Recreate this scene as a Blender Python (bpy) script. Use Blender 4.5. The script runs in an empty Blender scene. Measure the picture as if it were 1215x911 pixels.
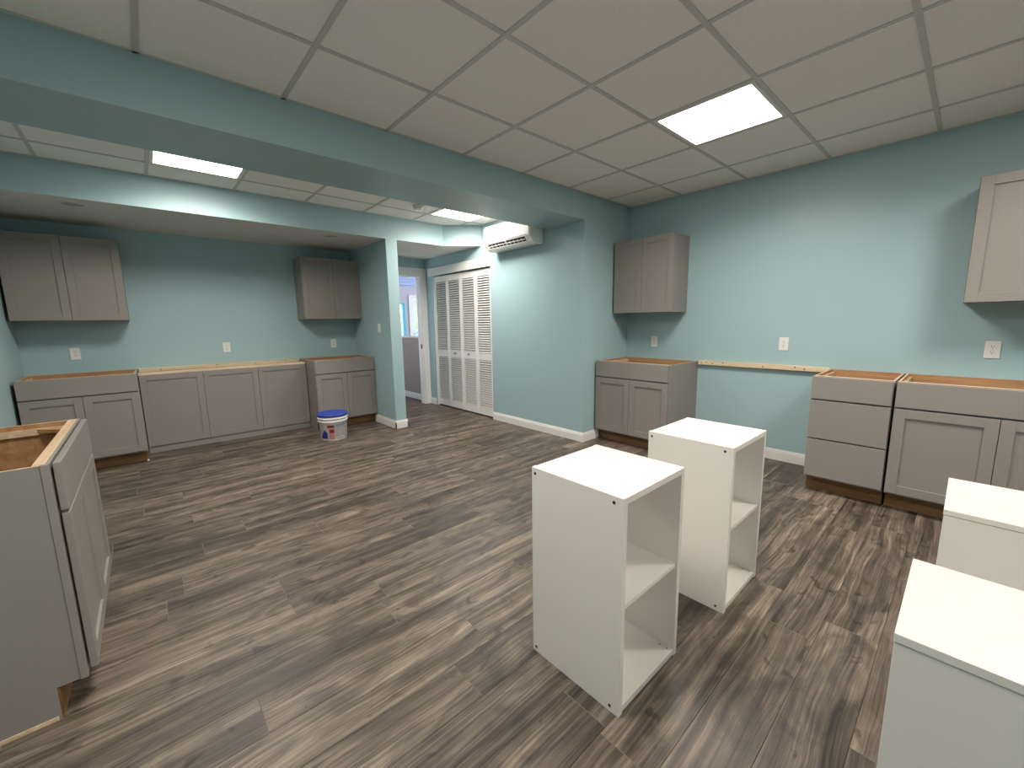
import bpy, bmesh, math, random
from mathutils import Vector, Matrix

scene = bpy.context.scene
COL = scene.collection
random.seed(7)
PI = math.pi

# ------------------------------------------------------------------ camera
cam_data = bpy.data.cameras.new('camera')
cam = bpy.data.objects.new('camera', cam_data)
COL.objects.link(cam)
scene.camera = cam
cam_data.sensor_fit = 'HORIZONTAL'
cam_data.sensor_width = 36.0
cam_data.lens = 485.354 / 1215.0 * 36.0          # ultra wide phone lens
cam_data.clip_start = 0.05
EYE = 1.3005
FW = Vector((0.65820609, 0.73785568, -0.14944476))
RT = Vector((0.74455219, -0.66737753, -0.01578857))
UP = Vector((0.11138576, 0.10087729, 0.98864401))
cam.matrix_world = Matrix(((RT.x, UP.x, -FW.x, 0.0),
                           (RT.y, UP.y, -FW.y, 0.0),
                           (RT.z, UP.z, -FW.z, EYE),
                           (0, 0, 0, 1)))

# ------------------------------------------------------------------ world, exposure
world = bpy.data.worlds.new('daylight')
scene.world = world
world.use_nodes = True
bg = world.node_tree.nodes['Background']
bg.inputs[0].default_value = (0.80, 0.90, 1.0, 1)
bg.inputs[1].default_value = 10.0

vs = scene.view_settings
vs.view_transform = 'Standard'
vs.look = 'None'
vs.exposure = 0.0
vs.gamma = 1.0
vs.use_curve_mapping = False

PANEL_GLOW = 16.0              # glow of the ceiling light diffusers
PANEL_WATTS = 25.0            # lamp behind each diffuser
PANEL_SPREAD = 155.0          # the lens of the panel throws the light downwards
PANEL_COLOUR = (1.0, 0.93, 0.855)

# ------------------------------------------------------------------ plan (metres)
XL = -0.868      # left wall
XB = 4.248       # right wall
XC = 3.431       # closet wall
YB = 5.865       # back wall
YJ = 2.711       # jog between closet wall and right wall
YF = -2.60       # wall behind the camera
ZC = 2.551       # ceiling
BEAM_Y0, BEAM_Y1, BEAM_Z = 2.697, 3.234, 2.3015
SOF_Y, SOF_Z = 4.706, 2.294
PX0, PX1 = 2.243, 2.385     # partition
CL0, CL1 = 4.232, 5.650     # closet opening
DX0, DX1, DZ = 2.50, 3.336, 2.05   # doorway
TOP = 2.75

# ------------------------------------------------------------------ materials
def new_mat(name):
    m = bpy.data.materials.new(name)
    m.use_nodes = True
    nt = m.node_tree
    return m, nt, nt.nodes['Principled BSDF']

def plain(name, col, rough=0.5, spec=0.5, metallic=0.0, var=0.0, vscale=6.0, bump=0.0, bscale=200.0):
    m, nt, b = new_mat(name)
    b.inputs['Base Color'].default_value = (*col, 1)
    b.inputs['Roughness'].default_value = rough
    b.inputs['Metallic'].default_value = metallic
    b.inputs['Specular IOR Level'].default_value = spec
    if var or bump:
        tc = nt.nodes.new('ShaderNodeTexCoord')
    if var:
        n = nt.nodes.new('ShaderNodeTexNoise')
        n.inputs['Scale'].default_value = vscale
        n.inputs['Detail'].default_value = 4
        nt.links.new(tc.outputs['Object'], n.inputs['Vector'])
        r = nt.nodes.new('ShaderNodeValToRGB')
        r.color_ramp.elements[0].position = 0.3
        r.color_ramp.elements[1].position = 0.7
        r.color_ramp.elements[0].color = (*[c * (1 - var) for c in col], 1)
        r.color_ramp.elements[1].color = (*[min(1, c * (1 + var)) for c in col], 1)
        nt.links.new(n.outputs['Fac'], r.inputs['Fac'])
        nt.links.new(r.outputs['Color'], b.inputs['Base Color'])
    if bump:
        n2 = nt.nodes.new('ShaderNodeTexNoise')
        n2.inputs['Scale'].default_value = bscale
        n2.inputs['Detail'].default_value = 3
        nt.links.new(tc.outputs['Object'], n2.inputs['Vector'])
        bp = nt.nodes.new('ShaderNodeBump')
        bp.inputs['Strength'].default_value = bump
        bp.inputs['Distance'].default_value = 0.002
        nt.links.new(n2.outputs['Fac'], bp.inputs['Height'])
        nt.links.new(bp.outputs['Normal'], b.inputs['Normal'])
    return m

def wood(name, dark, light, scale=(2.0, 30.0, 30.0), rough=0.6):
    """raw timber with streaks along the local x axis"""
    m, nt, b = new_mat(name)
    tc = nt.nodes.new('ShaderNodeTexCoord')
    oi = nt.nodes.new('ShaderNodeObjectInfo')
    add = nt.nodes.new('ShaderNodeVectorMath'); add.operation = 'ADD'
    mul = nt.nodes.new('ShaderNodeMath'); mul.operation = 'MULTIPLY'; mul.inputs[1].default_value = 37.0
    mp = nt.nodes.new('ShaderNodeMapping'); mp.inputs['Scale'].default_value = scale
    n = nt.nodes.new('ShaderNodeTexNoise'); n.inputs['Scale'].default_value = 1.0
    n.inputs['Detail'].default_value = 6; n.inputs['Distortion'].default_value = 0.6
    r = nt.nodes.new('ShaderNodeValToRGB')
    r.color_ramp.elements[0].position = 0.3; r.color_ramp.elements[1].position = 0.72
    r.color_ramp.elements[0].color = (*dark, 1); r.color_ramp.elements[1].color = (*light, 1)
    L = nt.links.new
    L(oi.outputs['Random'], mul.inputs[0]); L(tc.outputs['Object'], add.inputs[0]); L(mul.outputs[0], add.inputs[1])
    L(add.outputs[0], mp.inputs['Vector']); L(mp.outputs[0], n.inputs['Vector'])
    L(n.outputs['Fac'], r.inputs['Fac']); L(r.outputs['Color'], b.inputs['Base Color'])
    b.inputs['Roughness'].default_value = rough
    b.inputs['Specular IOR Level'].default_value = 0.3
    return m

def plank_material():
    m, nt, b = new_mat('grey_brown_vinyl_plank')
    N = nt.nodes.new; L = nt.links.new
    tc = N('ShaderNodeTexCoord'); oi = N('ShaderNodeObjectInfo')
    mul = N('ShaderNodeMath'); mul.operation = 'MULTIPLY'; mul.inputs[1].default_value = 53.0
    add = N('ShaderNodeVectorMath'); add.operation = 'ADD'
    L(oi.outputs['Random'], mul.inputs[0]); L(tc.outputs['Object'], add.inputs[0]); L(mul.outputs[0], add.inputs[1])
    # slow warp so the grain wanders round soft knots
    wn = N('ShaderNodeTexNoise'); wn.inputs['Scale'].default_value = 2.2; wn.inputs['Detail'].default_value = 2
    L(add.outputs[0], wn.inputs['Vector'])
    wsub = N('ShaderNodeMath'); wsub.operation = 'MULTIPLY_ADD'; wsub.inputs[1].default_value = 0.05; wsub.inputs[2].default_value = -0.025
    L(wn.outputs['Fac'], wsub.inputs[0])
    cw = N('ShaderNodeCombineXYZ'); L(wsub.outputs[0], cw.inputs['Y'])
    add2 = N('ShaderNodeVectorMath'); add2.operation = 'ADD'
    L(add.outputs[0], add2.inputs[0]); L(cw.outputs[0], add2.inputs[1])
    def streak(sx, sy, detail, dist):
        mp = N('ShaderNodeMapping'); mp.inputs['Scale'].default_value = (sx, sy, 1.0)
        n = N('ShaderNodeTexNoise'); n.inputs['Scale'].default_value = 1.0
        n.inputs['Detail'].default_value = detail; n.inputs['Distortion'].default_value = dist
        L(add2.outputs[0], mp.inputs['Vector']); L(mp.outputs[0], n.inputs['Vector'])
        return n.outputs['Fac']
    broad = streak(0.9, 15.0, 4, 0.5)
    fine = streak(2.2, 105.0, 6, 0.25)
    blot = streak(3.6, 8.0, 5, 1.6)
    knot = streak(9.0, 16.0, 2, 0.6)
    hair = streak(7.0, 330.0, 4, 0.2)
    def ramp(src, p0, p1, c0, c1):
        r = N('ShaderNodeValToRGB')
        r.color_ramp.elements[0].position = p0; r.color_ramp.elements[1].position = p1
        r.color_ramp.elements[0].color = (*c0, 1); r.color_ramp.elements[1].color = (*c1, 1)
        L(src, r.inputs['Fac']); return r.outputs['Color']
    c1 = ramp(broad, 0.36, 0.70, (0.092, 0.070, 0.055), (0.262, 0.214, 0.174))
    c2 = ramp(fine, 0.34, 0.66, (0.38, 0.365, 0.35), (1.30, 1.28, 1.25))
    c3 = ramp(blot, 0.36, 0.60, (0.50, 0.49, 0.48), (1.10, 1.09, 1.07))
    c4 = ramp(knot, 0.29, 0.36, (0.36, 0.34, 0.32), (1.0, 1.0, 1.0))
    c5 = ramp(hair, 0.36, 0.64, (0.66, 0.65, 0.64), (1.16, 1.15, 1.14))
    m1 = N('ShaderNodeMix'); m1.data_type = 'RGBA'; m1.blend_type = 'MULTIPLY'; m1.inputs['Factor'].default_value = 0.8
    L(c1, m1.inputs[6]); L(c2, m1.inputs[7])
    m2 = N('ShaderNodeMix'); m2.data_type = 'RGBA'; m2.blend_type = 'MULTIPLY'; m2.inputs['Factor'].default_value = 0.8
    L(m1.outputs[2], m2.inputs[6]); L(c3, m2.inputs[7])
    # tone of the single plank
    tone = N('ShaderNodeMapRange'); tone.inputs['To Min'].default_value = 0.78; tone.inputs['To Max'].default_value = 1.26
    L(oi.outputs['Random'], tone.inputs['Value'])
    m3 = N('ShaderNodeMix'); m3.data_type = 'RGBA'; m3.blend_type = 'MULTIPLY'; m3.inputs['Factor'].default_value = 1.0
    mk = N('ShaderNodeMix'); mk.data_type = 'RGBA'; mk.blend_type = 'MULTIPLY'; mk.inputs['Factor'].default_value = 0.8
    L(m2.outputs[2], mk.inputs[6]); L(c4, mk.inputs[7])
    mh = N('ShaderNodeMix'); mh.data_type = 'RGBA'; mh.blend_type = 'MULTIPLY'; mh.inputs['Factor'].default_value = 0.8
    L(mk.outputs[2], mh.inputs[6]); L(c5, mh.inputs[7])
    L(mh.outputs[2], m3.inputs[6]); L(tone.outputs[0], m3.inputs[7])
    L(m3.outputs[2], b.inputs['Base Color'])
    rr = N('ShaderNodeMapRange'); rr.inputs['To Min'].default_value = 0.36; rr.inputs['To Max'].default_value = 0.56
    L(fine, rr.inputs['Value']); L(rr.outputs[0], b.inputs['Roughness'])
    b.inputs['Specular IOR Level'].default_value = 0.4
    bp = N('ShaderNodeBump'); bp.inputs['Strength'].default_value = 0.25; bp.inputs['Distance'].default_value = 0.001
    L(fine, bp.inputs['Height']); L(bp.outputs['Normal'], b.inputs['Normal'])
    return m

def emitter(name, col, strength):
    m = bpy.data.materials.new(name); m.use_nodes = True
    nt = m.node_tree
    nt.nodes.remove(nt.nodes['Principled BSDF'])
    e = nt.nodes.new('ShaderNodeEmission')
    e.inputs['Color'].default_value = (*col, 1); e.inputs['Strength'].default_value = strength
    nt.links.new(e.outputs[0], nt.nodes['Material Output'].inputs['Surface'])
    return m

def glass_mat():
    m, nt, b = new_mat('window_glass')
    b.inputs['Base Color'].default_value = (1, 1, 1, 1)
    b.inputs['Roughness'].default_value = 0.0
    b.inputs['Transmission Weight'].default_value = 1.0
    b.inputs['IOR'].default_value = 1.02
    return m

TEAL = (0.345, 0.490, 0.512)
M = {
    'teal': plain('teal_wall_paint', TEAL, rough=0.42, spec=0.4, bump=0.06, bscale=260),
    'white_paint': plain('white_trim_paint', (0.80, 0.785, 0.755), rough=0.35),
    'soffit_white': plain('flat_white_ceiling_paint', (0.66, 0.635, 0.60), rough=0.9, spec=0.2),
    'tile': plain('mineral_fibre_tile', (0.86, 0.83, 0.785), rough=0.95, spec=0.1, var=0.025, vscale=60, bump=0.25, bscale=320),
    'grid': plain('painted_steel_grid', (0.55, 0.53, 0.50), rough=0.45),
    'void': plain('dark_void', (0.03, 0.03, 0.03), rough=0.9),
    'grey': plain('grey_cabinet_paint', (0.262, 0.240, 0.218), rough=0.42, spec=0.4),
    'grey_panel': plain('grey_laminate_side', (0.255, 0.237, 0.218), rough=0.5, spec=0.35),
    'ply': wood('tan_plywood', (0.34, 0.17, 0.075), (0.50, 0.29, 0.145)),
    'edge': wood('pale_raw_timber', (0.52, 0.36, 0.21), (0.74, 0.57, 0.39)),
    'pine': wood('pine_stud', (0.56, 0.41, 0.25), (0.80, 0.66, 0.46)),
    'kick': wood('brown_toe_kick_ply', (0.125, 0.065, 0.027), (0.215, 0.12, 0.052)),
    'shelf_white': plain('white_melamine', (0.775, 0.735, 0.685), rough=0.32),
    'plastic': plain('white_plastic', (0.78, 0.765, 0.73), rough=0.3),
    'dark': plain('black_slot', (0.015, 0.015, 0.015), rough=0.6),
    'screw': plain('dark_screw', (0.045, 0.042, 0.04), rough=0.4, metallic=0.6),
    'metal': plain('brushed_nickel', (0.35, 0.33, 0.30), rough=0.3, metallic=0.9),
    'plank': plank_material(),
    'plank_edge': plain('pale_plank_end', (0.24, 0.205, 0.17), rough=0.5),  # end chamfers coloured lighter than the plank face
    'sub': plain('dark_subfloor', (0.035, 0.028, 0.022), rough=0.9),
    'light': emitter('light_diffuser', PANEL_COLOUR, PANEL_GLOW),
    'light_frame': plain('light_frame', (0.75, 0.73, 0.70), rough=0.4),
    'bucket': plain('bucket_plastic', (0.84, 0.82, 0.79), rough=0.35),
    'blue': plain('blue_lid', (0.022, 0.055, 0.36), rough=0.35),
    'navy': plain('navy_print', (0.018, 0.022, 0.22), rough=0.4),
    'red': plain('red_print', (0.26, 0.05, 0.045), rough=0.4),
    'pink': plain('pink_print', (0.50, 0.25, 0.22), rough=0.4),
    'maroon': plain('maroon_print', (0.13, 0.012, 0.016), rough=0.4),
    'slate': plain('slate_print', (0.20, 0.27, 0.36), rough=0.4),
    'ash': plain('grey_print', (0.36, 0.36, 0.35), rough=0.4),
    'ac': plain('air_conditioner_shell', (0.80, 0.79, 0.77), rough=0.25),
    'hall_wall': plain('lavender_hall_paint', (0.56, 0.52, 0.56), rough=0.7),
    'taupe': plain('taupe_hall_paint', (0.33, 0.27, 0.24), rough=0.7),
    'blue_board': plain('pale_blue_boards', (0.42, 0.52, 0.78), rough=0.6),
    'turquoise': plain('turquoise_frame', (0.12, 0.48, 0.60), rough=0.5),
    'glass': glass_mat(),
    'leaf': plain('garden_leaves', (0.16, 0.40, 0.10), rough=0.7, var=0.5, vscale=12),
    'ground': plain('garden_ground', (0.50, 0.52, 0.50), rough=0.9, var=0.2, vscale=2),
    'carblue': plain('blue_garden_cover', (0.08, 0.17, 0.42), rough=0.5),
}

# ------------------------------------------------------------------ helpers
def box(bm, x0, x1, y0, y1, z0, z1, mi=0):
    vs_ = [bm.verts.new((x, y, z)) for z in (z0, z1) for y in (y0, y1) for x in (x0, x1)]
    q = [(0, 2, 3, 1), (4, 5, 7, 6), (0, 1, 5, 4), (2, 6, 7, 3), (0, 4, 6, 2), (1, 3, 7, 5)]
    fs = []
    for f in q:
        fc = bm.faces.new([vs_[i] for i in f]); fc.material_index = mi; fs.append(fc)
    return fs                              # bottom, top, -y, +y, -x, +x

def prism(bm, pts, axis, a0, a1, mi=0):
    """closed polygon pts extruded along axis; pts are the two other coordinates in order"""
    def v(p, a):
        return {0: (a, p[0], p[1]), 1: (p[0], a, p[1]), 2: (p[0], p[1], a)}[axis]
    A = [bm.verts.new(v(p, a0)) for p in pts]; B = [bm.verts.new(v(p, a1)) for p in pts]
    n = len(pts)
    fs = [bm.faces.new(A), bm.faces.new(list(reversed(B)))]
    for i in range(n):
        fs.append(bm.faces.new([A[i], B[i], B[(i + 1) % n], A[(i + 1) % n]]))
    for f in fs:
        f.material_index = mi
    bmesh.ops.recalc_face_normals(bm, faces=fs)
    return fs

def cyl(bm, c, r, h, axis=2, seg=24, r2=None, mi=0):
    r2 = r if r2 is None else r2
    A, B = [], []
    for i in range(seg):
        a = 2 * PI * i / seg
        for lst, rr, hh in ((A, r, 0), (B, r2, h)):
            p = [math.cos(a) * rr, math.sin(a) * rr]
            if axis == 2: q = (c[0] + p[0], c[1] + p[1], c[2] + hh)
            elif axis == 1: q = (c[0] + p[0], c[1] + hh, c[2] + p[1])
            else: q = (c[0] + hh, c[1] + p[0], c[2] + p[1])
            lst.append(bm.verts.new(q))
    fs = [bm.faces.new(A), bm.faces.new(list(reversed(B)))]
    for i in range(seg):
        f = bm.faces.new([A[i], B[i], B[(i + 1) % seg], A[(i + 1) % seg]]); f.smooth = True; fs.append(f)
    for f in fs: f.material_index = mi
    bmesh.ops.recalc_face_normals(bm, faces=fs)
    return fs

def lathe(bm, prof, seg=48, mi=0, cap=True):
    rings = []
    for r, z in prof:
        rings.append([bm.verts.new((r * math.cos(2 * PI * i / seg), r * math.sin(2 * PI * i / seg), z)) for i in range(seg)])
    fs = []
    for a, b in zip(rings[:-1], rings[1:]):
        for i in range(seg):
            f = bm.faces.new([a[i], a[(i + 1) % seg], b[(i + 1) % seg], b[i]]); f.smooth = True; fs.append(f)
    if cap:
        fs.append(bm.faces.new(list(reversed(rings[0])))); fs.append(bm.faces.new(rings[-1]))
    for f in fs: f.material_index = mi
    return fs

def mesh(name, bm, mats, recalc=True):
    if recalc:
        bmesh.ops.recalc_face_normals(bm, faces=bm.faces[:])
    me = bpy.data.meshes.new(name)
    bm.to_mesh(me); bm.free()
    for m in (mats if isinstance(mats, (list, tuple)) else [mats]):
        me.materials.append(M[m])
    return me

def link(name, me, parent=None, loc=None, bevel=0.0):
    o = bpy.data.objects.new(name, me)
    COL.objects.link(o)
    if parent: o.parent = parent
    if loc: o.location = loc
    if bevel:
        b = o.modifiers.new('edge', 'BEVEL'); b.width = bevel; b.segments = 2
        b.limit_method = 'ANGLE'; b.angle_limit = math.radians(40)
    return o

def obj(name, bm, mats, parent=None, bevel=0.0, loc=None):
    return link(name, mesh(name, bm, mats), parent, loc, bevel)

def boxes(name, lst, mats, parent=None, bevel=0.0):
    bm = bmesh.new()
    for b in lst: box(bm, *b)
    return obj(name, bm, mats, parent, bevel)

def tag(o, label, cat, group=None, kind=None):
    o['label'] = label; o['category'] = cat
    if group: o['group'] = group
    if kind: o['kind'] = kind
    return o

def thing(name, label, cat, loc=(0, 0, 0), rz=0.0, group=None, kind=None):
    o = bpy.data.objects.new(name, None)
    COL.objects.link(o)
    o.empty_display_size = 0.1
    o.location = loc; o.rotation_euler = (0, 0, rz)
    return tag(o, label, cat, group, kind)

FACE_BACK, FACE_RIGHT, FACE_LEFT = 0.0, -PI / 2, PI / 2   # on the back wall / right wall / left wall

# ------------------------------------------------------------------ room shell
def wall(name, lst, label, mats='teal'):
    lst = [b[:4] + ((-.06 if b[4] == 0 else b[4]), b[5]) for b in lst]      # walls stand below floor level
    return tag(boxes(name, lst, mats), label, 'wall', kind='structure')

wall('wall_right', [(XB, XB + .12, YF - .12, YJ + .12, 0, TOP)], 'teal painted wall carrying the pine strip and the right hand cabinets')
wall('wall_jog', [(XC, XB, YJ, YJ + .12, 0, TOP)], 'short teal return wall beside the sink cabinet')
wall('wall_left', [(XL - .12, XL, YF - .12, YB + .12, 0, TOP)], 'teal side wall behind the foreground cabinet')
wall('wall_front', [(XL, XB, YF - .12, YF, 0, TOP)], 'teal wall on the side of the room behind the viewer')
wall('wall_closet', [(XC, XC + .12, YJ + .12, CL0, 0, TOP), (XC, XC + .12, CL1, YB, 0, TOP), (XC, XC + .12, CL0, CL1, 2.045, TOP)],
     'teal wall with the louvered closet and air conditioner')
wall('wall_back', [(XL, PX1, YB, YB + .12, 0, TOP), (PX1, DX0, YB, YB + .12, 0, TOP), (DX1, XC + .12, YB, YB + .12, 0, TOP), (DX0, DX1, YB, YB + .12, DZ, TOP)],
     'teal back wall behind the long run of grey cabinets and the doorway')
wall('wall_partition', [(PX0, PX1, SOF_Y, YB, 0, SOF_Z)], 'narrow teal partition between cabinet alcove and doorway')
wall('wall_closet_inside', [(4.10, 4.2, YJ + .12, YB, 0, TOP), (XC + .12, 4.10, YB - .1, YB, 0, TOP), (XC + .12, 4.10, YJ + .12, YJ + .2, 0, TOP)],
     'inside walls of the closet behind the louvered doors')
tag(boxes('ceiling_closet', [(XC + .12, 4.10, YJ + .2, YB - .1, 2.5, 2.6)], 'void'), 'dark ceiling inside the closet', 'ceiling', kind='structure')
tag(boxes('beam', [(XL, XC, BEAM_Y0, BEAM_Y1, BEAM_Z, ZC + .02)], 'teal'),
    'teal boxed beam crossing under the tiled ceiling', 'beam', kind='structure')
bm = bmesh.new()
fs = prism(bm, [(XL, SOF_Y), (3.036, SOF_Y), (XC, 4.405), (XC, YB), (XL, YB)], 2, SOF_Z, ZC + .02)
for f in fs:
    if f.normal.z < -0.5: f.material_index = 1
so = obj('soffit', bm, ['teal', 'soffit_white'])
tag(so, 'lowered soffit with teal face above the back cabinets and doorway', 'soffit', kind='structure')

# ------------------------------------------------------------------ floor: base + single planks
PW, PLN, GAP = 0.18, 1.22, 0.0003
floor = boxes('floor', [(XL, XB, YF, YJ, -.05, -.008), (XL, XC + .12, YJ, YB, -.05, -.008), (XC + .12, 4.10, YJ + .2, YB - .1, -.05, -.008), (2.0, XC + .09, YB, 8.2, -.05, -.008)], 'sub')
tag(floor, 'grey brown wood look plank floor', 'floor', kind='structure')
plank_cache = {}
def plank_mesh(w, d):
    key = (round(w, 3), round(d, 3))
    if key not in plank_cache:
        bm = bmesh.new()
        c = 0.0010
        hw, hd = w / 2 - GAP, d / 2 - GAP
        lo = [bm.verts.new((x, y, -.008)) for x, y in ((-hw, -hd), (hw, -hd), (hw, hd), (-hw, hd))]
        mid = [bm.verts.new((x, y, -.0011)) for x, y in ((-hw, -hd), (hw, -hd), (hw, hd), (-hw, hd))]
        hi = [bm.verts.new((x, y, 0)) for x, y in ((-hw + c, -hd + c), (hw - c, -hd + c), (hw - c, hd - c), (-hw + c, hd - c))]
        bm.faces.new(list(reversed(lo))); bm.faces.new(hi)
        for a, b in ((lo, mid), (mid, hi)):
            for i in range(4):
                fc = bm.faces.new([a[i], a[(i + 1) % 4], b[(i + 1) % 4], b[i]])
                if b is hi and i in (1, 3): fc.material_index = 1
        plank_cache[key] = mesh('plank', bm, ['plank', 'plank_edge'])
    return plank_cache[key]
# end joints read from the photograph for some rows (row index: x of one joint)
SEAM0 = 0.303
known = {12: 0.012, 0: 1.89, 4: 0.75, 1: 0.945, 8: 0.741, 10: 1.60}
row = int(math.floor((YF - SEAM0) / PW))
while SEAM0 + row * PW < 7.9:
    y0, y1 = SEAM0 + row * PW, SEAM0 + (row + 1) * PW
    ym = (y0 + y1) / 2
    if ym < YJ: xa, xb = XL, XB
    elif ym < YB: xa, xb = XL, XC + .3
    else: xa, xb = 2.2, XC + .02
    y0c, y1c = max(y0, YF), y1
    off = known.get(row, (row * 0.437 + 0.11 * math.sin(row * 3.7)) % PLN)
    k = math.floor((xa - off) / PLN)
    while off + k * PLN < xb:
        a, b = max(xa, off + k * PLN), min(xb, off + (k + 1) * PLN)
        if b - a > 0.03:
            link('plank', plank_mesh(b - a, y1c - y0c), floor, ((a + b) / 2, (y0c + y1c) / 2, 0))
        k += 1
    row += 1

# ------------------------------------------------------------------ ceiling: slab + single tiles + grid bars
ceil = boxes('ceiling', [(XL, XB, YF, YJ, ZC + .03, ZC + .1), (XL, XC, YJ, YB, ZC + .03, ZC + .1)], 'void')
tag(ceil, 'suspended ceiling of square white tiles in a metal grid', 'ceiling', kind='structure')
G = 0.6096
tile_cache = {}
def tile(x0, x1, y0, y1):
    w, d = round(x1 - x0, 3), round(y1 - y0, 3)
    if (w, d) not in tile_cache:
        bm = bmesh.new(); box(bm, -w / 2, w / 2, -d / 2, d / 2, 0, .016)
        tile_cache[(w, d)] = mesh('ceiling_tile', bm, 'tile')
    link('ceiling_tile', tile_cache[(w, d)], ceil, ((x0 + x1) / 2, (y0 + y1) / 2, ZC + .003))
def grid_bar(x0, x1, y0, y1):
    b = boxes('grid_bar', [(x0, x1, y0, y1, ZC - .002, ZC + .0028)], 'grid', ceil)
def tiled_area(xa, xb, ya, yb, gx, gy, lights):
    xs = [xa] + [gx + i * G for i in range(-14, 14) if xa + .02 < gx + i * G < xb - .02] + [xb]
    ys = [ya] + [gy + i * G for i in range(-14, 14) if ya + .02 < gy + i * G < yb - .02] + [yb]
    for i in range(len(xs) - 1):
        for j in range(len(ys) - 1):
            cx, cy = (xs[i] + xs[i + 1]) / 2, (ys[j] + ys[j + 1]) / 2
            if any(abs(cx - lx) < .2 and abs(cy - ly) < .2 for lx, ly, _ in lights): continue
            tile(xs[i], xs[i + 1], ys[j], ys[j + 1])
    for x in xs[1:-1]: grid_bar(x - .012, x + .012, ya, yb)
    for y in ys[1:-1]:
        for i in range(len(xs) - 1):
            grid_bar(xs[i] + .0125, xs[i + 1] - .0125, y - .012, y + .012)
    # wall angle round the edge
    for r in ((xa, xb, ya, ya + .018), (xa, xb, yb - .018, yb), (xa, xa + .018, ya + .018, yb - .018), (xb - .018, xb, ya + .018, yb - .018)):
        grid_bar(*r)
GX, GY = 2.556, 1.504
GX2, GY2 = 2.605, 4.345
near_lights = [(GX + G / 2, GY - G / 2, 'bright square ceiling light panel above the white shelf units'),
               (GX - 3.5 * G, GY - G / 2, 'square ceiling light panel over the foreground cabinet'),
               (GX + G / 2, GY - 3.5 * G, 'square ceiling light panel behind the viewer beside the right wall'),
               (GX - 3.5 * G, GY - 5.5 * G, 'square ceiling light panel farthest behind the viewer')]
far_lights = [(GX2 - 3.5 * G, GY2 - G / 2, 'ceiling light panel half hidden by the beam above the back cabinets'),
              (GX2 + G / 2, GY2 - G / 2, 'ceiling light panel next to the wall air conditioner')]
tiled_area(XL, XB, YF, BEAM_Y0, GX, GY, near_lights)
tiled_area(XL, XC, BEAM_Y1, SOF_Y, GX2, GY2, far_lights)
for lx, ly, lab in near_lights + far_lights:
    t = thing('ceiling_light', lab, 'ceiling light', (lx, ly, ZC), group='square ceiling light panels')
    h = G / 2 - .013
    boxes('light_frame', [(-h, h, -h, -h + .022, -.004, .02), (-h, h, h - .022, h, -.004, .02),
                          (-h, -h + .022, -h + .022, h - .022, -.004, .02), (h - .022, h, -h + .022, h - .022, -.004, .02)], 'light_frame', t)
    boxes('diffuser', [(-h + .022, h - .022, -h + .022, h - .022, .000, .018)], 'light', t)
    ld = bpy.data.lights.new('panel_lamp', 'AREA')
    ld.shape = 'SQUARE'; ld.size = 2 * (h - .022); ld.energy = PANEL_WATTS; ld.color = PANEL_COLOUR
    ld.spread = math.radians(PANEL_SPREAD)
    lo = bpy.data.objects.new('panel_lamp', ld); COL.objects.link(lo); lo.parent = t; lo.location = (0, 0, -.006)

# ------------------------------------------------------------------ baseboards
def baseboard(name, runs, label):
    """runs: (x0,y0,x1,y1,nx,ny) wall line and the direction into the room"""
    bm = bmesh.new()
    for x0, y0, x1, y1, nx, ny in runs:
        for t, za, zb in ((.016, 0, .078), (.011, .078, .092), (.006, .092, .102)):
            xs = sorted((x0, x1)) if ny else sorted((x0, x0 + nx * t))
            ys = sorted((y0, y1)) if nx else sorted((y0, y0 + ny * t))
            box(bm, xs[0], xs[1], ys[0], ys[1], za, zb)
    return tag(obj(name, bm, 'white_paint', bevel=.002), label, 'baseboard', kind='structure')
baseboard('baseboard_closet', [(XC, YJ - .016, XC, CL0 - .004, -1, 0)], 'white baseboard along the teal wall right of the louvered doors')
baseboard('baseboard_jog', [(XC, YJ, 3.70, YJ, 0, -1)], 'short white baseboard on the return wall by the sink cabinet')
baseboard('baseboard_right', [(XB, 0.755, XB, 1.85, -1, 0)], 'white baseboard under the pine strip on the right wall')
baseboard('baseboard_partition', [(PX0, SOF_Y - .016, PX0, 5.30, -1, 0), (PX0 - .016, SOF_Y, PX1 + .016, SOF_Y, 0, -1), (PX1, SOF_Y - .016, PX1, YB, 1, 0)],
          'white baseboard wrapped round the foot of the partition')
baseboard('baseboard_corner', [(XC, CL1 + .03, XC, YB - .02, -1, 0)], 'little white baseboard piece between door casing and closet')
baseboard('baseboard_front', [(XL, YF, XB, YF, 0, 1)], 'white baseboard on the wall behind the viewer')

# ------------------------------------------------------------------ doorway casing and hall behind
t = thing('door_1', 'white cased doorway opening to the bright hall', 'doorway', ((DX0 + DX1) / 2, YB, 0), kind='structure')
w = (DX1 - DX0) / 2
boxes('casing', [(-w - .1, -w, -.022, 0, 0, DZ), (w, w + .094, -.022, 0, 0, DZ), (-w - .1, w + .094, -.024, 0, DZ, DZ + .102)], 'white_paint', t, .003)
boxes('jamb', [(-w, -w + .015, 0, .125, 0, DZ), (w - .015, w, 0, .125, 0, DZ), (-w + .015, w - .015, 0, .125, DZ - .02, DZ)], 'white_paint', t, .002)
boxes('door_stop', [(w - .024, w - .015, .055, .09, 0, DZ - .02), (-w + .015, -w + .024, .055, .09, 0, DZ - .02), (-w + .024, w - .024, .055, .09, DZ - .030, DZ - .02)], 'white_paint', t)
boxes('strike_plate', [(w - .0175, w - .015, .008, .045, .90, .97)], 'dark', t)
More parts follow.
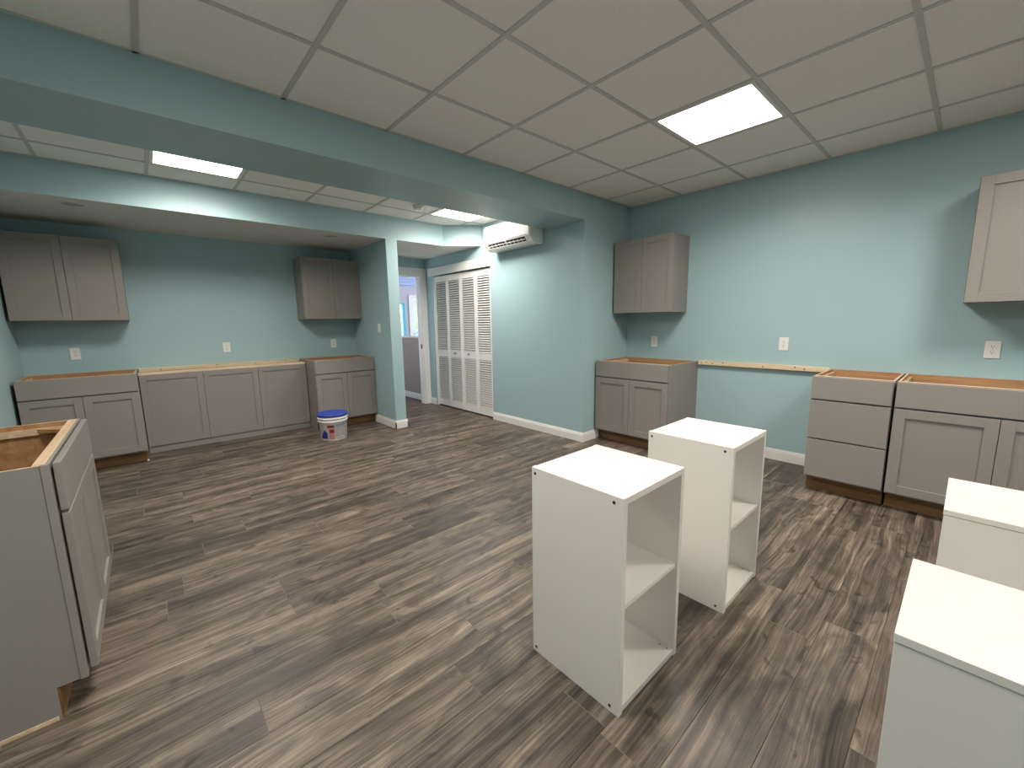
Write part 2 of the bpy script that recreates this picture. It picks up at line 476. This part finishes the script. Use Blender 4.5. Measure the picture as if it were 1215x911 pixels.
# hall shell
HY = 11.0
wall('wall_hall_low', [(3.455, 3.60, YB + .12, 8.2, 0, 1.062)], 'taupe half wall seen through the doorway', 'taupe')
tag(boxes('trim_1', [(3.44, 3.615, YB + .12, 8.215, 1.062, 1.085)], 'white_paint', bevel=.003), 'white cap on the taupe half wall in the hall', 'trim', kind='structure')
baseboard('baseboard_hall', [(3.455, YB + .14, 3.455, 8.2, -1, 0)], 'white baseboard along the taupe half wall in the hall')
WX0, WX1, WZ0, WZ1 = 4.6, 5.66, .75, 1.86
GX0, GX1 = 5.915, 6.83
wall('wall_hall_far', [(1.2, WX0, HY, HY + .15, -.3, 3.1), (WX0, WX1, HY, HY + .15, -.3, WZ0), (WX0, WX1, HY, HY + .15, WZ1, 3.1),
                       (WX1, GX0, HY, HY + .15, -.3, 3.1), (GX0, GX1, HY, HY + .15, 2.04, 3.1), (GX1, 9.2, HY, HY + .15, -.3, 3.1)],
     'pale lavender far wall of the hall', 'hall_wall')
wall('wall_hall_side', [(1.08, 1.2, YB + .12, HY, -.3, 3.1)], 'lavender wall at the near side of the hall', 'hall_wall')
# unseen right hall wall; the wide opening is added to let daylight in
wall('wall_hall_right', [(9.2, 9.35, YB, 6.6, -.3, 3.1), (9.2, 9.35, 10.4, HY + .15, -.3, 3.1), (9.2, 9.35, 6.6, 10.4, -.3, .5), (9.2, 9.35, 6.6, 10.4, 2.5, 3.1)],
     'unseen lavender hall wall with an opening added for daylight', 'hall_wall')
wall('wall_hall_near', [(4.2, 9.2, YB, YB + .12, -.3, 3.1), (1.2, 4.2, YB, YB + .12, TOP, 3.1)], 'lavender hall wall backing the closet', 'hall_wall')
tag(boxes('ceiling_hall', [(1.08, 9.35, YB, HY + .15, 3.1, 3.2)], 'hall_wall'), 'pale ceiling of the hall', 'ceiling', kind='structure')
tag(boxes('floor_hall', [(1.2, 9.2, 8.2, HY, -.3, -.05), (XC + .3, 9.2, YB + .12, 8.2, -.3, -.05)], 'ground'), 'pale floor of the room beyond the half wall', 'floor', kind='structure')
bb = thing('trim_2', 'pale blue boarded bulkhead high on the far hall wall', 'bulkhead', (6, HY, 2.375), kind='structure')
for i in range(4):
    boxes('board', [(-4.7, 3.1, -.30, 0, i * .085, i * .085 + .081)], 'blue_board', bb, .004)
t = thing('window_1', 'hall window with turquoise frame left of the glazed door', 'window', (0, HY, 0), kind='structure')
boxes('window_frame', [(WX1 - .04, WX1 + .055, -.03, .04, WZ0 - .05, WZ1 + .03), (WX0 - .055, WX0 + .04, -.03, .04, WZ0 - .05, WZ1 + .03),
                       (WX0 + .04, WX1 - .04, -.03, .04, WZ0 - .05, WZ0 + .03), (WX0 + .04, WX1 - .04, -.03, .04, WZ1 - .01, WZ1 + .03)], 'turquoise', t, .003)
boxes('pane', [(WX0 + .04, WX1 - .04, .02, .026, WZ0 + .03, WZ1 - .01)], 'glass', t)
t = thing('door_4', 'white glazed exterior door in the far hall wall', 'door', (0, HY, 0), kind='structure')
boxes('casing', [(GX0 - .085, GX0, -.025, 0, 0, 2.04), (GX1, GX1 + .085, -.025, 0, 0, 2.04), (GX0 - .085, GX1 + .085, -.025, 0, 2.04, 2.12)], 'white_paint', t, .003)
boxes('door_leaf', [(GX0 + .01, GX0 + .13, .02, .065, 0, 2.03), (GX1 - .13, GX1 - .01, .02, .065, 0, 2.03),
                    (GX0 + .13, GX1 - .13, .02, .065, 0, .35), (GX0 + .13, GX1 - .13, .02, .065, 1.87, 2.03)], 'white_paint', t, .003)
boxes('pane', [(GX0 + .13, GX1 - .13, .04, .046, .35, 1.87)], 'glass', t)
hd = bmesh.new(); cyl(hd, (GX0 + .06, -.03, 1.0), .012, .05, axis=1); box(hd, GX0 + .05, GX0 + .15, -.04, -.025, .99, 1.01)
obj('handle', hd, 'metal', t)
# garden beyond the glass
tag(boxes('ground', [(-4, 26, HY + .2, 34, -.4, -.3)], 'ground'), 'pale ground outside the hall windows', 'ground', kind='structure')
def bush(x, y, z, r, lab, mat='leaf', name='shrub', cat='shrub'):
    bm = bmesh.new()
    bmesh.ops.create_icosphere(bm, subdivisions=3, radius=r)
    rng = random.Random(int(x * 100))
    for v in bm.verts:
        v.co *= 1 + rng.uniform(-.16, .16)
    tag(obj(name, bm, mat, loc=(x, y, z)), lab, cat)
bush(10.4, 17.0, 1.35, 1.65, 'leafy green shrub outside the glazed hall door')
bush(7.7, 16.4, .65, .95, 'rounded green shrub outside the turquoise hall window')
tk = thing('garden_box', 'low blue covered box outside the glazed hall door', 'box', (8.15, 14.0, -.3))
boxes('lid', [(-.55, .55, -.3, .3, 1.28, 1.36)], 'carblue', tk, .02)
boxes('body', [(-.5, .5, -.26, .26, 0, 1.28)], 'carblue', tk, .02)

# ------------------------------------------------------------------ louvered closet doors
def slat_mesh(w, d, tilt):
    bm = bmesh.new()
    # tilted flat slat, width along y, faces -x
    a = math.radians(tilt)
    th = .005
    c, s = math.cos(a), math.sin(a)
    pts = []
    for u, v in ((-d / 2, -th / 2), (d / 2, -th / 2), (d / 2, th / 2), (-d / 2, th / 2)):
        pts.append((u * c - v * s, u * s + v * c))
    prism(bm, pts, 1, -w / 2, w / 2)
    return mesh('slat', bm, 'white_paint')
leafw = (CL1 - .018 - CL0 - .004) / 4
stile = .034
slat_high = slat_mesh(leafw - 2 * stile - .002, .0345, 38)
slat_low = slat_mesh(leafw - 2 * stile - .002, .031, 33)
ZB, ZT = .022, 2.004
def bifold(name, label, ya, knob_leaf):
    t = thing(name, label, 'closet door', (XC + .012, ya, 0), kind='structure')
    for k in range(2):
        y0 = k * leafw + .0015; y1 = (k + 1) * leafw - .0015
        lf = boxes('leaf', [(0, .028, y0, y0 + stile, ZB, ZT), (0, .028, y1 - stile, y1, ZB, ZT)], 'white_paint', t, .002)
        boxes('rail', [(.002, .026, y0 + stile, y1 - stile, ZT - .085, ZT)], 'white_paint', lf)
        boxes('rail', [(.002, .026, y0 + stile, y1 - stile, .79, .885)], 'white_paint', lf)
        boxes('rail', [(.002, .026, y0 + stile, y1 - stile, ZB, ZB + .10)], 'white_paint', lf)
        ym = (y0 + y1) / 2
        for z0, z1 in ((.885, ZT - .085), (ZB + .10, .79)):
            n = int(round((z1 - z0) / .0322))
            for i in range(n):
                link('slat', slat_high if z0 > .8 else slat_low, lf, (.014, ym, z0 + (i + .5) * (z1 - z0) / n))
        if k == knob_leaf:
            bm = bmesh.new(); cyl(bm, (-.014, ym, .855), .006, .016, axis=0, seg=12)
            cyl(bm, (-.030, ym, .855), .014, .017, axis=0, seg=20)
            obj('knob', bm, 'metal', lf)
    return t
bifold('door_2', 'white louvered bifold closet door nearer the air conditioner', CL0 + .004, 1)
bifold('door_3', 'white louvered bifold closet door nearer the doorway', CL0 + .004 + 2 * leafw, 0)
tag(boxes('trim_3', [(XC - .02, XC, CL0 - .004, 5.76, 2.020, 2.140)], 'white_paint', bevel=.003), 'white header board above the louvered closet doors', 'trim', kind='structure')
tag(boxes('trim_4', [(XC + .001, XC + .10, CL1 - .014, CL1, 0, 2.045), (XC + .001, XC + .10, CL0, CL0 + .003, 0, 2.045)], 'white_paint'), 'white jamb lining of the closet opening', 'trim', kind='structure')

# ------------------------------------------------------------------ cabinets
def shaker(name, parent, x0, x1, z0, z1, y=0.0, th=.019, rail=.057):
    """door front with recessed panel; its face lies at local y"""
    bm = bmesh.new()
    box(bm, x0, x0 + rail, y, y + th, z0, z1)
    box(bm, x1 - rail, x1, y, y + th, z0, z1)
    box(bm, x0 + rail, x1 - rail, y, y + th, z1 - rail, z1)
    box(bm, x0 + rail, x1 - rail, y, y + th, z0, z0 + rail)
    d = obj(name, bm, 'grey', parent, .0012)
    boxes('door_panel', [(x0 + rail - .002, x1 - rail + .002, y + .009, y + .016, z0 + rail - .002, z1 - rail + .002)], 'grey', d)
    return d

H = 0.876
def base_cabinet(label, w, loc, rz, drawers=False, depth=.61, group=None, reveal=.004, inset_front=0.0):
    t = thing('base_cabinet', label, 'cabinet', loc, rz, group)
    hw = w / 2
    F = .019 + .006          # face frame front plane (behind the door fronts)
    B = F + depth - .002
    toe = .075
    # sides with toe notch
    for s in (-1, 1):
        bm = bmesh.new()
        x0, x1 = (-hw + .003, -hw + .013) if s < 0 else (hw - .013, hw - .003)
        fs = prism(bm, [(F + .019, .115), (F + .019, H - .001), (B, H - .001), (B, 0), (F + toe, 0), (F + toe, .115)], 0, x0, x1)
        for f in fs:
            if f.normal.x * s < -.5: f.material_index = 1
            elif f.normal.z > .5: f.material_index = 2
            elif f.normal.y < -.5: f.material_index = 1
        obj('side_panel', bm, ['grey_panel', 'ply', 'edge'], t)
    boxes('back_panel', [(-hw + .013, hw - .013, B - .012, B - .001, .115, H - .004)], 'ply', t)
    boxes('bottom_panel', [(-hw + .013, hw - .013, F + .019, B - .012, .115, .13)], 'ply', t)
    ff = boxes('face_frame', [(-hw, -hw + .06, F, F + .019, .112, H), (hw - .06, hw, F, F + .019, .112, H),
                              (-hw + .06, hw - .06, F, F + .019, H - .04, H), (-hw + .06, hw - .06, F, F + .019, .112, .15),
                              (-hw + .06, hw - .06, F, F + .019, .69, .73)] + ([(-hw + .06, hw - .06, F, F + .019, .395, .435)] if drawers else
                              [(-.03, .03, F, F + .019, .15, .69)]), 'grey', t, .001)
    boxes('stretcher', [(-hw + .013, hw - .013, F + .008, F + .037, H - .06, H + .0008)], 'edge', t)
    boxes('back_rail', [(-hw + .013, hw - .013, B - .030, B - .012, H - .09, H - .003)], 'ply', t)
    for s in (-1, 1):
        boxes('side_cleat', [tuple(sorted((s * (hw - .013), s * (hw - .031)))) + (F + .037, B - .030, H - .05, H - .022)], 'edge', t)
        bm = bmesh.new()
        prism(bm, [(s * (hw - .031), F + .037), (s * (hw - .131), F + .037), (s * (hw - .031), F + .137)], 2, H - .040, H - .024)
        obj('corner_brace', bm, 'ply', t)
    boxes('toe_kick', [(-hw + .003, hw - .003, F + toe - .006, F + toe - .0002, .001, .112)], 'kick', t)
    a, b = -hw + reveal, hw - reveal
    if drawers:
        for z0, z1 in ((.712, .873), (.419, .700), (.128, .409)):
            boxes('drawer_front', [(a, b, 0, .019, z0, z1)], 'grey', t, .0015)
    else:
        boxes('drawer_front', [(a, b, 0, .019, .712, .873)], 'grey', t, .0015)
        shaker('door', t, a, -.0016, .128, .700)
        shaker('door', t, .0016, b, .128, .700)
    return t

def wall_cabinet(label, w, loc, rz, h=.757, depth=.305):
    t = thing('wall_cabinet', label, 'cabinet', loc, rz, 'grey wall cabinets')
    hw = w / 2
    F = .021
    B = F + depth - .002
    for s in (-1, 1):
        x0, x1 = (-hw, -hw + .013) if s < 0 else (hw - .013, hw)
        boxes('side_panel', [(x0, x1, F, B, 0, h)], 'grey_panel', t)
    boxes('top_panel', [(-hw + .013, hw - .013, F, B, h - .028, h - .012)], 'ply', t)
    boxes('bottom_panel', [(-hw + .013, hw - .013, F, B, .012, .028)], 'ply', t)
    boxes('back_panel', [(-hw + .013, hw - .013, B - .012, B - .001, .028, h - .028)], 'ply', t)
    boxes('frame_rail', [(-hw + .013, hw - .013, F, F + .019, 0, .040)], 'grey', t)
    boxes('frame_rail', [(-hw + .013, hw - .013, F, F + .019, h - .040, h)], 'grey', t)
    shaker('door', t, -hw + .003, -.0016, .002, h - .002)
    shaker('door', t, .0016, hw - .003, .002, h - .002)
    return t

GB = 'grey base cabinets'
FA = 5.235        # front plane, back wall cabinets
FR = 3.618        # front plane, right wall cabinets
c_a1 = base_cabinet('open topped grey base cabinet in the back left corner, partly behind the foreground cabinet', .760, (-.466, FA, 0), FACE_BACK, group=GB, depth=.605)
c_a2 = base_cabinet('open topped grey base cabinet beside the partition, behind the bucket', .745, (1.868, FA, 0), FACE_BACK, group=GB, depth=.605)
c_b1 = base_cabinet('open topped grey two door base cabinet against the short return wall', .832, (FR, 2.273, 0), FACE_RIGHT, group=GB, depth=.605)
c_b2 = base_cabinet('grey three drawer base cabinet at the end of the pine strip', .448, (FR, .527, 0), FACE_RIGHT, drawers=True, group=GB, depth=.605)
c_b3 = base_cabinet('wide open topped grey base cabinet at the right edge, beside the three drawer one', .914, (FR, -.163, 0), FACE_RIGHT, group=GB, depth=.605)
c_l = base_cabinet('open topped grey base cabinet in the left foreground showing its side and toe notch', .905, (-.246, 2.372, 0), FACE_LEFT, group=GB, depth=.595, reveal=.020)
boxes('shim', [(-.4525, -.440, .108, .60, 0, .013)], 'edge', c_l)
# little white corner pads
boxes('corner_pad', [(-.3755, -.3725, .08, .092, .105, .117)], 'plastic', c_a2)
boxes('corner_pad', [(.362, .376, .083, .0965, .0, .014)], 'plastic', c_a1)

UA = 5.541
UR = 3.922
wall_cabinet('grey wall cabinet high in the back left corner', .762, (-.466, UA, 1.378), FACE_BACK)
wall_cabinet('grey wall cabinet in the back alcove beside the partition', .747, (1.8955, UA, 1.378), FACE_BACK)
wall_cabinet('grey wall cabinet above the base cabinet by the return wall', .678, (UR, 2.349, 1.377), FACE_RIGHT)
wall_cabinet('grey wall cabinet cut off by the right edge of the picture', .914, (UR, -.399, 1.377), FACE_RIGHT)

# low panelled front between the two back cabinets
t = thing('panelled_bench_front', 'long low grey front of three framed panels with a pine top', 'cabinet', (.713, 5.602, 0))
X0, X1 = -.796, .779
pw = (X1 - X0) / 3
for i in range(3):
    shaker('panel_door', t, X0 + i * pw + .002, X0 + (i + 1) * pw - .002, .072, .822)
boxes('toe_board', [(X0, X1, .012, .03, .001, .078)], 'grey_panel', t)
boxes('frame_board', [(X0, X1, .0195, .045, .078, .822)], 'grey_panel', t)
boxes('top_board', [(X0, X1, .004, .150, .823, .842)], 'pine', t, .001)
for xs_ in (X0, X1 - .04):
    boxes('support_block', [(xs_, xs_ + .04, .046, .225, .60, .822)], 'pine', t)

def cleat(label, loc, rz, L, screws):
    t = thing('wall_strip', label, 'wood strip', loc, rz, 'pine strips screwed to the walls')
    boxes('board', [(-L / 2, L / 2, -.038, -.0005, 0, .040)], 'pine', t, .001)
    for i, sx in enumerate(screws):
        bm = bmesh.new(); cyl(bm, (sx, -.0395, .022 + .006 * ((i % 2) * 2 - 1)), .006, .002, axis=1, seg=10)
        obj('screw', bm, 'screw', t)
cleat('pale pine strip on the back wall behind the three panel front', (.702, YB, .838), FACE_BACK, 1.555, [-.6, -.1, .28, .62])
cleat('pale pine strip on the right wall between two base cabinets', (XB, 1.303, .843), FACE_RIGHT, 1.085, [-.51, -.46, -.40, -.30, .05, .30, .37])

# ------------------------------------------------------------------ white shelf units
def shelf_unit(label, x0, x1, y0, y1, front, h=.765):
    t = thing('shelf_unit', label, 'shelf unit', ((x0 + x1) / 2, (y0 + y1) / 2, 0), 0, 'white two cube shelf units')
    hx, hy = (x1 - x0) / 2, (y1 - y0) / 2
    T = .022
    side = []
    for s in (-1, 1):
        a = sorted((s * hx, s * (hx - T)))
        boxes('side_panel', [(a[0], a[1], -hy, hy, 0, h)], 'shelf_white', t, .0012)
    boxes('top_panel', [(-hx + T, hx - T, -hy + .001, hy - .001, h - T - .0015, h - .0015)], 'shelf_white', t, .001)
    boxes('bottom_panel', [(-hx + T, hx - T, -hy + .001, hy - .001, .008, .008 + T)], 'shelf_white', t, .001)
    boxes('shelf', [(-hx + T, hx - T, -hy + .008, hy - .008, h / 2 - .008, h / 2 + .008)], 'shelf_white', t, .001)
    for zz in (.022, h - .022):
        for yy in (-hy + .035, hy - .018):
            for s in (-1, 1):
                bm = bmesh.new(); cyl(bm, (s * (hx + .0004) - .0006, yy, zz), .0055, .0012, axis=0, seg=12)
                obj('screw', bm, 'screw', t)
    for s in (-1, 1):
        for q in (.02, .05):
            bm = bmesh.new(); cyl(bm, (s * (hx - T - .014), -hy + q, .0302), .0028, .0006, axis=2, seg=8)
            obj('peg_hole', bm, 'dark', t)
    return t
shelf_unit('white two cube shelf unit standing nearest, centre of the floor', 1.029, 1.425, .652, 1.050, 'y')
shelf_unit('white two cube shelf unit standing just behind the nearest one', 1.785, 2.1915, .6135, 1.0045, 'y')

def plain_unit(label, x0, x1, y0, y1, h=.765):
    t = thing('shelf_unit', label, 'shelf unit', ((x0 + x1) / 2, (y0 + y1) / 2, 0), 0, 'white shelf units at the right edge')
    hx, hy = (x1 - x0) / 2, (y1 - y0) / 2
    T = .016
    boxes('top_panel', [(-hx, hx, -hy, hy, h - T, h)], 'shelf_white', t, .001)
    for s in (-1, 1):
        a = sorted((s * (hx - .0015), s * (hx - T)))
        boxes('side_panel', [(a[0], a[1], -hy + .001, hy - .001, 0, h - T - .0012)], 'shelf_white', t, .001)
    boxes('bottom_panel', [(-hx + T, hx - T, -hy + .002, hy - .002, .01, .01 + T)], 'shelf_white', t)
    boxes('shelf', [(-hx + T, hx - T, -hy + .006, hy - .012, h / 2 - .008, h / 2 + .008)], 'shelf_white', t)
    boxes('back_panel', [(-hx + T, hx - T, hy - .010, hy - .004, .026, h - T - .002)], 'shelf_white', t)
    return t
plain_unit('white shelf unit in the right foreground, nearest the viewer', .900, 1.226, -.360, .037)
plain_unit('white shelf unit at the right edge behind the foreground one', 1.612, 1.950, -.392, .003)

# ------------------------------------------------------------------ outlets and switch
def outlet(label, loc, rz):
    t = thing('wall_outlet', label, 'outlet', loc, rz, 'white wall outlets')
    boxes('cover_plate', [(-.036, .036, -.006, 0, -.058, .058)], 'plastic', t, .002)
    for s in (-1, 1):
        bm = bmesh.new()
        prism(bm, [(.0165 * math.cos(a) if abs(math.cos(a)) < .93 else .0155 * math.copysign(1, math.cos(a)), s * .0195 + max(-.0135, min(.0135, .0165 * math.sin(a)))) for a in [2 * PI * i / 20 for i in range(20)]], 1, -.0085, -.006)
        r = obj('receptacle', bm, 'plastic', t)
        bm = bmesh.new()
        box(bm, -.0075, -.0050, -.0090, -.0084, s * .0195 + .000, s * .0195 + .009)
        box(bm, .0050, .0075, -.0090, -.0084, s * .0195 + .001, s * .0195 + .008)
        cyl(bm, (0, -.0090, s * .0195 - .006), .0028, .0006, axis=1, seg=10)
        obj('slots', bm, 'dark', r)
    bm = bmesh.new(); cyl(bm, (0, -.0072, 0), .0028, .0014, axis=1, seg=10)
    obj('screw', bm, 'metal', t)
outlet('white outlet on the back wall below the left corner wall cabinet', (-.517, YB, 1.060), FACE_BACK)
outlet('white outlet on the back wall above the three panel front', (.720, YB, 1.060), FACE_BACK)
outlet('white outlet on the back wall beside the partition', (1.943, YB, 1.053), FACE_BACK)
outlet('white outlet on the right wall under the wall cabinet by the return wall', (XB, 2.359, 1.062), FACE_RIGHT)
outlet('white outlet on the right wall above the pine strip', (XB, 1.111, 1.070), FACE_RIGHT)
outlet('white outlet on the right wall below the cut off wall cabinet', (XB, -.103, 1.066), FACE_RIGHT)
t = thing('light_switch', 'white light switch on the side of the partition', 'switch', (PX0, 5.028, 1.252), FACE_RIGHT)
boxes('cover_plate', [(-.036, .036, -.006, 0, -.058, .058)], 'plastic', t, .002)
boxes('rocker', [(-.0165, .0165, -.0095, -.006, -.033, .033)], 'plastic', t, .001)

# ------------------------------------------------------------------ air conditioner
AY0, AY1 = 3.292, 4.090
AW = (AY1 - AY0) / 2
t = thing('air_conditioner', 'white wall mounted split air conditioner above the louvered doors', 'air conditioner', (XC, (AY0 + AY1) / 2, 2.152), FACE_RIGHT)
# local: width x, front -y, z up
prof = [(-.001, .020), (-.001, .290), (-.03, .297), (-.150, .297), (-.185, .288), (-.198, .268), (-.205, .150), (-.203, .082),
        (-.150, .018), (-.118, .002), (-.02, .002)]
bm = bmesh.new()
fs = prism(bm, [(p[0], p[1]) for p in prof], 0, -AW, AW)
body = obj('body', bm, 'ac', t, .006)
boxes('front_panel', [(-AW + .012, AW - .012, -.2115, -.2045, .092, .262)], 'ac', t, .003)
# air outlet along the lower front slope
ang = math.atan2(.064, .053)
def slope_box(name, x0, x1, u0, u1, d0, d1, mat, parent, bev=0):
    """box on the sloping lower front: u along slope from top, d out of it"""
    o = Vector((0, -.203, .082)); du = Vector((0, .053, -.064)).normalized(); dn = Vector((0, -.064, -.053)).normalized()
    bm = bmesh.new()
    vsx = []
    for d in (d0, d1):
        for u in (u0, u1):
            for x in (x0, x1):
                p = o + du * u + dn * d; vsx.append(bm.verts.new((x, p.y, p.z)))
    for f in [(0, 2, 3, 1), (4, 5, 7, 6), (0, 1, 5, 4), (2, 6, 7, 3), (0, 4, 6, 2), (1, 3, 7, 5)]:
        bm.faces.new([vsx[i] for i in f])
    return obj(name, bm, mat, parent, bev)
op = slope_box('air_outlet', -AW + .07, AW - .09, .008, .062, -.001, .0012, 'dark', t)
for i in range(1, 10):
    xx = -AW + .07 + i * (2 * AW - .16) / 10
    wv = .012 if i == 5 else .0035
    slope_box('vane', xx - wv, xx + wv, .022 if i != 5 else .008, .060, .001, .006, 'ac', op)
slope_box('flap', -AW + .07, AW - .09, .030, .040, .006, .010, 'ac', t, .001)
slope_box('flap', -AW + .055, AW - .075, .062, .078, .001, .009, 'ac', t, .001)
bm = bmesh.new(); cyl(bm, (-AW + .045, -.2065, .098), .009, .002, axis=1, seg=14); obj('indicator', bm, 'ash', t)
boxes('dark_block', [(AW - .03, AW + .035, -.045, -.001, .17, .25)], 'dark', t)  # dark block against the wall at the unit's right end

# ------------------------------------------------------------------ ceiling fittings
t = thing('smoke_detector', 'small white smoke detector on the ceiling behind the beam', 'smoke detector', (2.36, 4.115, ZC - .002))
bm = bmesh.new(); lathe(bm, [(.060, -.014), (.062, 0)], 28); obj('mounting_ring', bm, 'plastic', t)
bm = bmesh.new(); lathe(bm, [(.034, -.042), (.047, -.036), (.052, -.014)], 28); obj('cover', bm, 'plastic', t)
def can(label, x, y):
    t = thing('recessed_light', label, 'recessed light', (x, y, SOF_Z), 0, 'unlit recessed lights in the soffit')
    bm = bmesh.new(); lathe(bm, [(.064, -.001), (.066, -.006), (.086, -.004), (.088, 0), (.064, 0)], 32, cap=False); obj('trim_ring', bm, 'soffit_white', t)
    bm = bmesh.new(); lathe(bm, [(.064, -.003), (.064, -.001)], 32); obj('lens', bm, 'ash', t)
can('unlit round recessed light in the soffit near the left wall', -.308, 4.93)
can('unlit round recessed light in the soffit near the partition', 1.70, 4.95)
t = thing('ceiling_vent', 'slim white air register in the soffit above the alcove cabinet', 'vent', (1.245, 5.28, SOF_Z))
boxes('frame', [(-.14, .14, -.055, -.040, -.005, 0), (-.14, .14, .040, .055, -.005, 0), (-.14, -.125, -.04, .04, -.005, 0), (.125, .14, -.04, .04, -.005, 0)], 'soffit_white', t)
boxes('duct_opening', [(-.125, .125, -.04, .04, -.0015, -.0005)], 'dark', t)
for i in range(5):
    boxes('slat', [(-.125 if i else -.02, .125, -.034 + i * .0165, -.026 + i * .0165, -.005, -.0016)], 'soffit_white', t)

# ------------------------------------------------------------------ bucket
BX, BY = 1.525, 4.83
t = thing('bucket', 'white plastic bucket with blue lid on the floor by the back cabinets', 'bucket', (BX, BY, 0))
R0, R1, HB = .140, .153, .292
KZ = HB / .262
def rad(z): return R0 + (R1 - R0) * z / HB
bm = bmesh.new()
lathe(bm, [(R0 - .006, 0), (R0, .006), (rad(.19), .19), (rad(.19) + .010, .194), (rad(.2) + .010, .205), (rad(.21), .209), (rad(.218), .218),
           (rad(.22) + .012, .222), (rad(.24) + .012, .238), (rad(.24), .242), (R1, .262)], 56)
for v in bm.verts: v.co.z *= KZ
obj('pail', bm, 'bucket', t)
bm = bmesh.new()
lathe(bm, [(R1 + .004, .247), (R1 + .011, .249), (R1 + .012, .268), (R1 + .006, .276), (R1 - .012, .276), (R1 - .020, .268), (.001, .268)], 56)
for v in bm.verts: v.co.z += HB - .262
obj('lid', bm, 'blue', t)
front = math.atan2(-BY, -BX)
def patch(name, a0, a1, z0, z1, mat, lift=.0008, tri=False):
    bm = bmesh.new()
    z0 *= KZ; z1 *= KZ
    n = 10
    rows = []
    for zz in (z0, z1):
        rows.append([bm.verts.new(((rad(zz) + lift) * math.cos(front + math.radians(a0 + (a1 - a0) * i / n)),
                                   (rad(zz) + lift) * math.sin(front + math.radians(a0 + (a1 - a0) * i / n)), zz)) for i in range(n + 1)])
    if tri:
        for i in range(n + 1):
            k = i / n
            zt = z0 + (z1 - z0) * (1 - abs(k - .62) / (.62 if k < .62 else .9)) ** .8
            a = front + math.radians(a0 + (a1 - a0) * k)
            rows[1][i].co = ((rad(zt) + lift) * math.cos(a), (rad(zt) + lift) * math.sin(a), zt)
    for i in range(n):
        bm.faces.new([rows[0][i], rows[0][i + 1], rows[1][i + 1], rows[1][i]])
    return obj(name, bm, mat, t)
patch('label_print', -63, -28, .028, .120, 'navy', tri=True)
patch('label_print', -62, -36, .160, .168, 'ash')
patch('label_print', -24, 4, .020, .140, 'pink')
patch('label_print', -26, 3, .140, .166, 'maroon')
patch('label_print', -18, 2, .086, .124, 'red', .0012)
patch('label_print', -12, -2, .092, .116, 'maroon', .0016)
patch('label_print', -22, 2, .066, .070, 'red', .0012)
patch('label_print', -22, 2, .048, .053, 'red', .0012)
patch('label_print', -22, -4, .030, .035, 'red', .0012)
patch('label_print', 8, 70, .150, .172, 'slate')
for a0, a1 in ((9, 28), (33, 52), (56, 72)):
    for i in range(7):
        patch('label_print', a0, a1 - (i % 3) * 1.5, .050 + i * .0125, .058 + i * .0125, 'ash')
patch('label_print', 12, 36, .026, .032, 'ash')
patch('label_print', 56, 63, .024, .044, 'dark')
